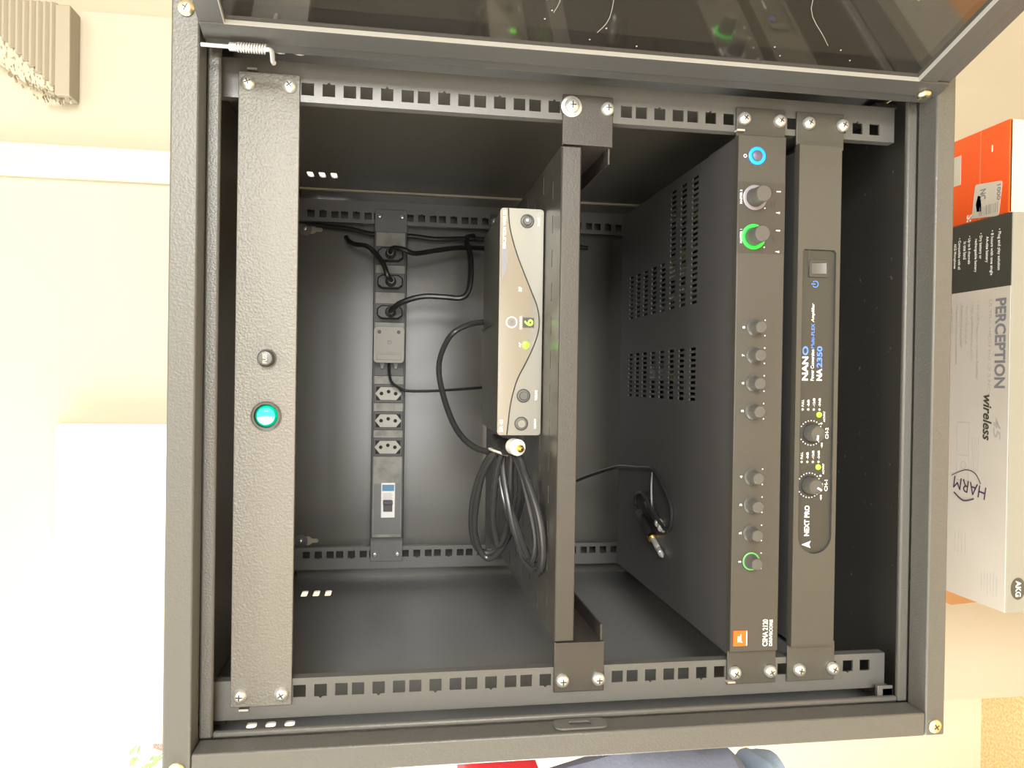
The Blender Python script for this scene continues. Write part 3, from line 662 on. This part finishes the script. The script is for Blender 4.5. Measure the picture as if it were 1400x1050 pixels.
r0 = Vector((-124, 196, -231)); rd = (Vector((-146, 140, -231.5)) - r0).normalized()
rp = MB().lathe([(2.4, 0), (4.2, 6), (4.4, 30), (4.0, 32)], r0, rd, 18).build('round_plug', blackm, jc)
MB().lathe([(4.6, 33), (4.6, 36), (3.2, 36.5), (3.2, 41), (4.4, 41.5), (4.4, 44.5), (1.8, 45), (1.8, 50)], r0, rd, 18).build('plug_shell', chrome, rp)
MB().lathe([(2.7, -8), (2.7, -2), (3.6, 0)], r0, rd, 14).build('strain_relief', dullzinc, rp)

# ---- power strip across the back
ps = thing('power_strip', 'grey rack power strip with sockets and a breaker across the back', 'power strip', (0, 460, 28))
MB().box(-205, 207, 443, 466, 29, 73).build('strip_body', darkm, ps, bevel=1)
MB().box(-204, 206, 441.6, 443.1, 32, 70).build('strip_face', pdugrey, ps)
for sd in (-1, 1):
    x0, x1 = sorted((sd*205, sd*242)); MB().box(x0, x1, 464.4, 466.2, 29, 73).build('mounting_ear', railm, ps, bevel=0.6)
    for z in (66.5, 36): inst('screw', small_screw, ps, (sd*232, 464.2, z), (0, 0.4, 0), 1.1)
hexo = [(-4.6, 17), (4.6, 17), (9, 11), (9, -11), (4.6, -17), (-4.6, -17), (-9, -11), (-9, 11)]
hx = [(0, 17.6), (8.6, 10.5), (8.6, -10.5), (0, -17.6), (-8.6, -10.5), (-8.6, 10.5)]
sockx = (174.6, 138.3, 98, 54.8, -10.3, -46.8, -82.4)
for x in (174.6, 138.3, 98, 26, -10.3, -46.8, -82.4):
    so = MB().box(x-12.6, x+12.6, 439.8, 442, 31.5, 70.5).build('socket', darkm, ps, bevel=0.5)
    if x < 20:
        plate([[(x+a, 51+c) for a, c in hx]] + [circ(x + (2.6 if k == 0 else 0), 51 + 9.4*k, 2.5, 14) for k in (-1, 0, 1)], (0, 440, 0), XU, ZU, 1.2).build('socket_insert', sockgrey, so)
        MB().box(x-9, x+9, 439.6, 439.9, 34.5, 67.5).build('socket_well', holem, so)
        lt = MB(); front_text(lt, '10A', x-7.4, x-4.6, 48.4, 53.4, 438.75); build_each(lt, palepr, so)
MB().box(-200, -132, 440.9, 441.8, 33, 69).build('breaker_plate', railm, ps)
bk = MB().box(-177, -130, 437, 442, 40.5, 59).build('breaker', whitep, ps, bevel=0.6); bk['label'] = 'white circuit breaker with blue label and dark lever'
MB().box(-141, -132.5, 436.8, 437.2, 41.8, 57.6).build('breaker_label', stripbl, bk)
b = MB()
for k in range(5): b.box(-145-2*k, -144.2-2*k, 436.85, 437.1, 45-(k % 2)*1.5, 56.5)
tag(b.build('breaker_print', palepr, bk), kind='stuff')
MB().box(-168, -153, 433.5, 437, 44, 55.8).box(-158, -153, 428.5, 434, 43.6, 56.2).build('lever', switchgr, bk, bevel=0.5)

# ---- mains plugs with their cords, adapter with its lead
def plug(name, label, x, z, cord, r=3.2):
    t = thing(name, label, 'power plug', (x, 438, z), 'plugs in the power strip')
    MB().prism([(x+a*0.98, 51+c*0.98) for a, c in hexo], (0, 439.4, 0), XU, ZU, (0, -16, 0)).build('plug_body', darkm, t, bevel=1.5)
    MB().lathe([(7.6, 0), (6.4, 3), (5.2, 12), (4.2, 16)], (x, 424, z), FR, 18).build('strain_relief', knobm, t)
    MB().tube([(x, 412, z), (x, 404, z)] + cord, r, 9).build('cord', cablem, t)
plug('mains_plug', 'black mains plug nearest the right end of the power strip', 174.6, 51, [(178, 396, 47), (176, 392, 34), (172, 396, 20), (178, 404, -6), (186, 420, -40), (190, 440, -75)])
plug('mains_plug', 'middle of the three black mains plugs, its cord bent upward', 138.3, 50, [(142, 396, 54), (158, 400, 60), (172, 410, 70), (184, 425, 82), (188, 440, 98), (196, 460, 108), (204, 480, 112)])
plug('mains_plug', 'black mains plug beside the power adapter, cord arching over the receiver', 98, 50, [(101, 398, 46), (108, 392, 36), (116, 388, 10), (116, 386, -20), (115, 384, -38), (122, 384, -48), (140, 386, -52), (170, 392, -52), (196, 410, -48), (206, 440, -60)], 3.6)
ad = thing('power_adapter', 'grey block power adapter plugged into the strip', 'power adapter', (54, 438, 30))
plate([rrect(30.5, 78, 31.5, 71, 5)], (0, 439, 0), XU, ZU, 22).build('adapter_body', adaptm, ad, bevel=2)
plate([rrect(44, 74, 34.5, 68, 1.5)], (0, 417, 0), XU, ZU, 0.8).build('raised_label', adaptm, ad, bevel=0.4)
MB().box(34.5, 42, 416.4, 417.2, 35, 67).build('ribbed_grip', adaptm, ad, bevel=0.4)
for z in (39, 64): MB().lathe([(2.3, 0), (1.6, 0.5)], (71, 416.2, z), FR, 12).build('cover_screw', darkm, ad)
build_each(front_text(MB(), 'CE', 55, 60, 48, 53, 416.0), darkm, ad)
for z in (42, 60): MB().prism([(30.5, z-3), (30.5, z+3), (23.5, z+1.2), (23.5, z-1.2)], (0, 436, 0), XU, ZU, (0, -3, 0)).build('adapter_ear', adaptm, ad)
MB().tube([(31, 432, 51), (24, 428, 51), (14, 424, 50), (5, 424, 47), (-2, 424, 38), (-6, 424, 28), (-6, 422, 0), (-4, 415, -30), (0, 400, -70), (4, 380, -82)], 1.8, 8).build('lead', cablem, ad)
hc = MB().tube([(229, 494, 180), (224, 488, 168), (219, 482, 140), (216, 478, 110), (210, 475, 82), (209, 476, 52), (209, 476, 20), (206, 474, -10), (208, 474, -45), (209, 476, -82), (209, 476, -140), (203, 476, -230)], 3.2, 8).build('hanging_cord', cablem, None, base=(209, 475, -82))
tag(hc, 'black cord hanging down beside the right rear rail', 'cable')

# ================================================================== BOXES UNDER THE RACK
def text_top(mb, s, xs, y_base, w, h, z, **k):                    # lettering on a lid that faces away: reads towards -x, letter tops towards -y
    return text_into(mb, s, (xs, y_base, z), (-1, 0, 0), (0, -1, 0), w, h, **k)
BT = -560
bx = thing('microphone_box', 'white and charcoal wireless microphone carton lying under the rack', 'box', (-14, 200, -646))
MB().box(-214, 186, 73, 325, -645, BT-0.6).build('carton', boxgreen, bx, bevel=1.2)
MB().box(-213.8, 112.6, 73.6, 324.8, BT-0.6, BT).build('white_lid', boxwhite, bx, bevel=0.3)
MB().box(112.6, 185.8, 73.6, 324.8, BT-0.6, BT).build('charcoal_lid_end', boxblack, bx, bevel=0.3)
b = MB(); text_top(b, 'PERCEPTION', 101, 92.6, 91, 14.2, BT, bold=0.03); build_each(b, greypr, bx)
b = MB(); text_top(b, 'ULTRA HIGH FREQUENCY', 101, 101.6, 100, 4.6, BT)
for k, s_ in enumerate(('• All UHF frequency system flexibility', '• High quality wireless audio', '  for voice use', '• Robust metal transmitter', '• Integrated charger for microphones', '  and belt packs')):
    text_top(b, s_.strip(), 101 - (4 if s_[0] == ' ' else 0), 118.5 + 7.6*k, (82, 62, 40, 48, 66, 28)[k], 4.4, BT)
build_each(b, palepr, bx)
b = MB(); text_top(b, 'wireless', 3, 106.5, 47, 11.5, BT, bold=0.02, shear=0.25); build_each(b, boxblack, bx)
b = MB(); text_top(b, '45', -20, 92.5, 22, 10, BT, bold=0.02, shear=0.25); build_each(b, palepr, bx)
b = MB()
for k, s_ in enumerate(('• Plug and play solution', '• 8 hours with one single', 'AA-size battery', '• Dry battery or', 'rechargeable battery', '• Up to 8 channels', 'in one band', '• Compatible with all', 'AKG Microphones')):
    text_top(b, s_, 172 - (0 if s_[0] == '•' else 5), (92, 101.5, 108, 117, 123.5, 133, 139, 147.5, 154)[k], (42, 46, 27, 27, 35, 30, 19, 34, 27)[k], 4.6, BT, bold=0.012)
build_each(b, white, bx)
b = MB()                                                          # printed outline drawing of the receiver and rows of small print
for x0, x1, y0, y1 in ((-90, -27, 125, 143),):
    for q in ((x0, x1, y0, y0+0.6), (x0, x1, y1-0.6, y1), (x0, x0+0.6, y0, y1), (x1-0.6, x1, y0, y1)): b.box(q[0], q[1], q[2], q[3], BT, BT+0.1)
b.ring((-73, 133, BT), ZU, 3.6, 4.2, 0.1, 20); b.box(-63, -62.4, 127, 141, BT, BT+0.1)
for k in range(4): b.box(-78, -42, 112+k*2.6, 112.5+k*2.6, BT, BT+0.1)
for k in range(4): b.box(-168, -145, 128+k*5, 128.5+k*5, BT, BT+0.1)
for k in range(6): b.box(-203+random.uniform(0, 5), -176-random.uniform(0, 5), 84+k*4, 84.6+k*4, BT, BT+0.1)
tag(b.build('printed_drawing', palepr, bx), kind='stuff')
hb = MB(); text_into(hb, 'HARM', (-93, 100, BT+0.2), (0.15, 1, 0), (-1, 0.15, 0), 46, 13, bold=-0.008)
hb2 = hb.tube([(-86, 150, BT), (-78, 130, BT), (-80, 116, BT), (-90, 108, BT)], 0.5, 5).tube([(-104, 146, BT), (-111, 132, BT), (-107, 117, BT)], 0.8, 5).build('handwriting', darkpr, bx)
fb = MB(); text_into(fb, 'N', (-112, 73, -585), (-1, 0, 0), (0, 0, -1), -9, 9, bold=0.02); build_each(fb, greypr, bx)
el = MB().prism([(11*math.cos(t), 8*math.sin(t)) for t in [k*2*PI/24 for k in range(24)]], (-190, 72.6, -574), XU, ZU, (0, 0.4, 0)).build('logo_oval', boxblack, bx)
fb = MB(); text_into(fb, 'AKG', (-182, 72.5, -571), (-1, 0, 0), (0, 0, -1), 16, 6, bold=0.02); build_each(fb, white, bx)
MB().box(-217, -205, 205, 310, -580, -577).build('tuck_flap', boxgreen, bx)

ob = thing('orange_carton', 'orange carton with white barcode sticker next to the microphone box', 'box', (236, 160, -646))
OT = -565
MB().box(187.5, 282, 84, 262, -645, OT-0.5).build('carton', boxcream, ob, bevel=1.0)
MB().box(187.7, 281.8, 84.2, 122.6, OT-0.6, OT).build('lid_flap', boxor, ob, bevel=0.25); MB().box(187.7, 281.8, 123.4, 261.8, OT-0.6, OT).build('lid_flap', boxor, ob, bevel=0.25)
MB().box(187.6, 282.1, 84.0, 261.9, OT-3, OT-0.7).build('lid_edge', boxor, ob)
MB().prism(rrect(-18, 18, -19, 19, 3), (206.5, 113, OT), (0.98, -0.12, 0), (0.12, 0.98, 0), (0, 0, 0.3)).build('barcode_sticker', boxwhite, ob)
b = MB(); x = 190
for k in range(11):
    w_ = random.choice((0.5, 0.9, 1.3)); b.add([(x, 100, OT+0.3), (x+w_, 100, OT+0.3), (x+w_, 112, OT+0.3), (x, 112, OT+0.3)], [(0, 1, 2, 3)]) if False else b.box(191, 201, 98+k*2.4, 98+k*2.4+w_*0.7, OT+0.25, OT+0.4)
text_top(b, 'NC', 219, 129, 9, 9, OT+0.3, bold=0.02) if False else text_into(b, 'NC', (219, 122, OT+0.3), (-1, 0, 0), (0, -1, 0), 11, 8, bold=0.02)
text_into(b, '1000', (219, 99, OT+0.3), (-1, 0, 0), (0, -1, 0), 16, 5, bold=0.01)
tag(b.build('barcode_print', greypr, ob), kind='stuff')
MB().box(232, 264, 151, 180, OT, OT+0.25).build('paper_label', boxwhite, ob)
b = MB(); text_into(b, 'S:', (196, 141, OT), (-1, 0, 0), (0, -1, 0), 7.5, 9, bold=0.03); b.mark('scratch').box(255, 262, 106, 107.6, OT, OT+0.15); build_each(b, white, ob)
MB().prism([(196, 119.6), (212, 121.2), (214, 125), (205, 128), (197, 126.4)], (0, 0, OT), XU, YU, (0, 0, 0.3)).build('torn_paper', boxwhite, ob)
for i, (za, zb, lab) in enumerate(((-1070, -646.5, 'brown kraft carton under the microphone and orange boxes'), (FLZ, -1070.5, 'lower brown kraft carton standing on the floor'))):
    kc = thing('kraft_carton', lab, 'box', (40, 240, za), 'brown cartons stacked under the rack')
    MB().box(-206, 284, 82+i*6, 400, za, zb).build('carton', kraft, kc, bevel=2)
    MB().box(-205, 283, 238, 244, zb-0.2, zb+0.2).build('lid_seam', edgem, kc)
    if i == 0:
        MB().prism([(-206, 200), (-243, 205), (-262, 256), (-262, 330), (-206, 330)], (0, 0, -651), XU, YU, (0, 0, 3)).build('flap', kraft, kc)

# ================================================================== THINGS ON THE WALL AND BEYOND
wbx = thing('wall_dispenser', 'white plastic dispenser box mounted on the wall above the rack', 'dispenser', (-140, 480, 250))
plate([rrect(-226, -57, 250, 489, 10)], (0, 504.5, 0), XU, ZU, 6).build('back_plate', whitep, wbx, bevel=2)
plate([rrect(-219, -61, 254, 466, 12)], (0, 498, 0), XU, ZU, 20).build('cover', whitep, wbx, bevel=6, seg=4)

vt = thing('louvre_vent', 'beige ribbed louvre vent with ragged cream lumps high in the corner', 'vent', (430, 490, 466))
MB().box(371, 488, 472, 504, 466, 484).build('base_slab', ventm, vt, bevel=1)
for k in range(12):
    z = 484.5 + k*8.2; xl = 385 + k*7.6
    MB().prism([(0, 0), (4.6, -3.4), (7.2, -3.4), (7.9, 0), (7.9, 26), (0, 26)], (xl, 478, z), (0, 0, 1), (0, 1, 0), (492-xl, 0, 0)).build('slat', ventm, vt)
MB().prism([(372, 472), (376, 466.5), (384, 484.5), (476, 583), (430, 583), (392, 530)], (0, 482, 0), XU, ZU, (0, 22, 0)).build('plaster_end', crustm, vt, bevel=3)
b = MB()
for k in range(170):
    t = random.random(); z = 468 + 100*t; xr = 385 + (z-484)*0.93; x = random.uniform(max(364, xr-46), xr+3)
    a = random.uniform(1.2, 5.0); c_ = random.uniform(0.7, 1.8); yy = 483; n_ = 6
    ring1 = [(x + a*math.cos(2*PI*q/n_)*random.uniform(.6, 1.2), yy, z + c_*math.sin(2*PI*q/n_)*random.uniform(.6, 1.2)) for q in range(n_)]
    b.add(ring1 + [(x+random.uniform(-1, 1), yy-random.uniform(2.5, 5.5), z+random.uniform(-.5, .5)), (x, yy+6, z)], [(q, (q+1) % n_, n_) for q in range(n_)] + [((q+1) % n_, q, n_+1) for q in range(n_)])
tag(b.build('ragged_lumps', crustm, vt), kind='stuff')  # irregular cream lumps scattered along the slat ends

# clothes piled on a narrow table to the left of the rack
cs = thing('side_table', 'tall narrow wooden side table left of the rack', 'table', (-590, 140, FLZ))
MB().box(-760, -432, 60, 190, -378, -354).build('table_top', wood, cs, bevel=3)
for x in (-745, -452):
    for y in (75, 130): MB().box(x-12, x+12, y-12, y+12, FLZ, -378.5).build('leg', wood, cs, bevel=2)
def garment(name, label, mat_, cx, cy, zt, zb, rx, ry, base, amp=0.10, seed=1, top=0.55):
    rnd = random.Random(seed); n = 48; L = 16; vs = []; fs = []; ph = [rnd.uniform(0, 6) for _ in range(6)]
    for i in range(L+1):
        f = i/L; z = zt + (zb-zt)*f; k_ = (top + (1-top)*min(1, f*3)**0.6)*(1 if f < 0.9 else 1-0.25*(f-0.9)/0.1)
        for j in range(n):
            t = 2*PI*j/n; w_ = 1 + amp*(0.5*math.sin(5*t+ph[0]+f*2) + 0.35*math.sin(9*t+ph[1]-f*3) + 0.3*math.sin(3*t+ph[2]+f*5) + 0.25*math.sin(f*9+ph[3]+2*t))
            vs.append((cx + rx*k_*w_*math.cos(t), cy + ry*k_*w_*math.sin(t), z))
    for i in range(L):
        for j in range(n): fs.append((i*n+j, i*n+(j+1) % n, (i+1)*n+(j+1) % n, (i+1)*n+j))
    fs.append(tuple(range(n-1, -1, -1))); fs.append(tuple(L*n+j for j in range(n)))
    o = MB().add(vs, fs).build(name, mat_, None, base=base)
    return tag(o, label, 'clothes')
garment('jacket', 'crumpled grey blue jacket piled up left of the rack', cloth, -520, 130, -96, -326, 158, 110, (-520, 130, -326), 0.10, 3, 0.86)
garment('jeans', 'folded washed denim below the grey blue jacket', denim, -530, 130, -327, -353, 158, 100, (-530, 130, -353), 0.04, 5, 0.95)
rb = thing('red_bag', 'bright red bag with a yellow tag above the jacket', 'bag', (-500, 130, -94))
b = MB().box(-640, -344, 60, 200, -94, -26); b.build('bag_body', redcl, rb, bevel=10, seg=3)
MB().lathe([(6, 0), (6, 3)], (-362, 60, -70), FR, 14).build('tag', compyel, rb)

# leaves and a red railing outside the high window
lp = thing('leafy_shrub', 'green shrub outside the high window', 'shrub', (-800, 1750, 300))
b = MB()
for k in range(700):
    c_ = Vector((random.uniform(-1300, -500), random.uniform(1550, 1950), random.uniform(320, 900))); a = random.uniform(14, 34)
    d1 = Vector((random.uniform(-1, 1), random.uniform(-1, 1), random.uniform(-1, 1))).normalized(); d2 = d1.orthogonal().normalized()
    b.add([c_ - d1*a, c_ + d2*a*0.35, c_ + d1*a, c_ - d2*a*0.35], [(0, 1, 2, 3)])
tag(b.build('foliage', leafm, lp), kind='stuff')
MB().tube([(-850, 1750, FLZ), (-840, 1750, -400), (-800, 1750, 500)], 22, 8).build('stem', wood, lp)
rr = thing('red_awning_bar', 'slanting orange red bar outside the high window', 'awning', (-900, 1500, 500))
MB().prism([(-1010, 500), (-960, 500), (-900, 640), (-950, 640)], (0, 1480, 0), XU, ZU, (0, 25, 0)).build('bar', redroof, rr)
# added ceiling lamp, out of view, housing for the fill light
cl = thing('added_ceiling_lamp', 'long white ceiling lamp added unseen behind the viewer', 'lamp', (0, -1000, 1205))
MB().box(-460, 460, -1155, -845, 1205, 1250).build('housing', whitep, cl, bevel=4)
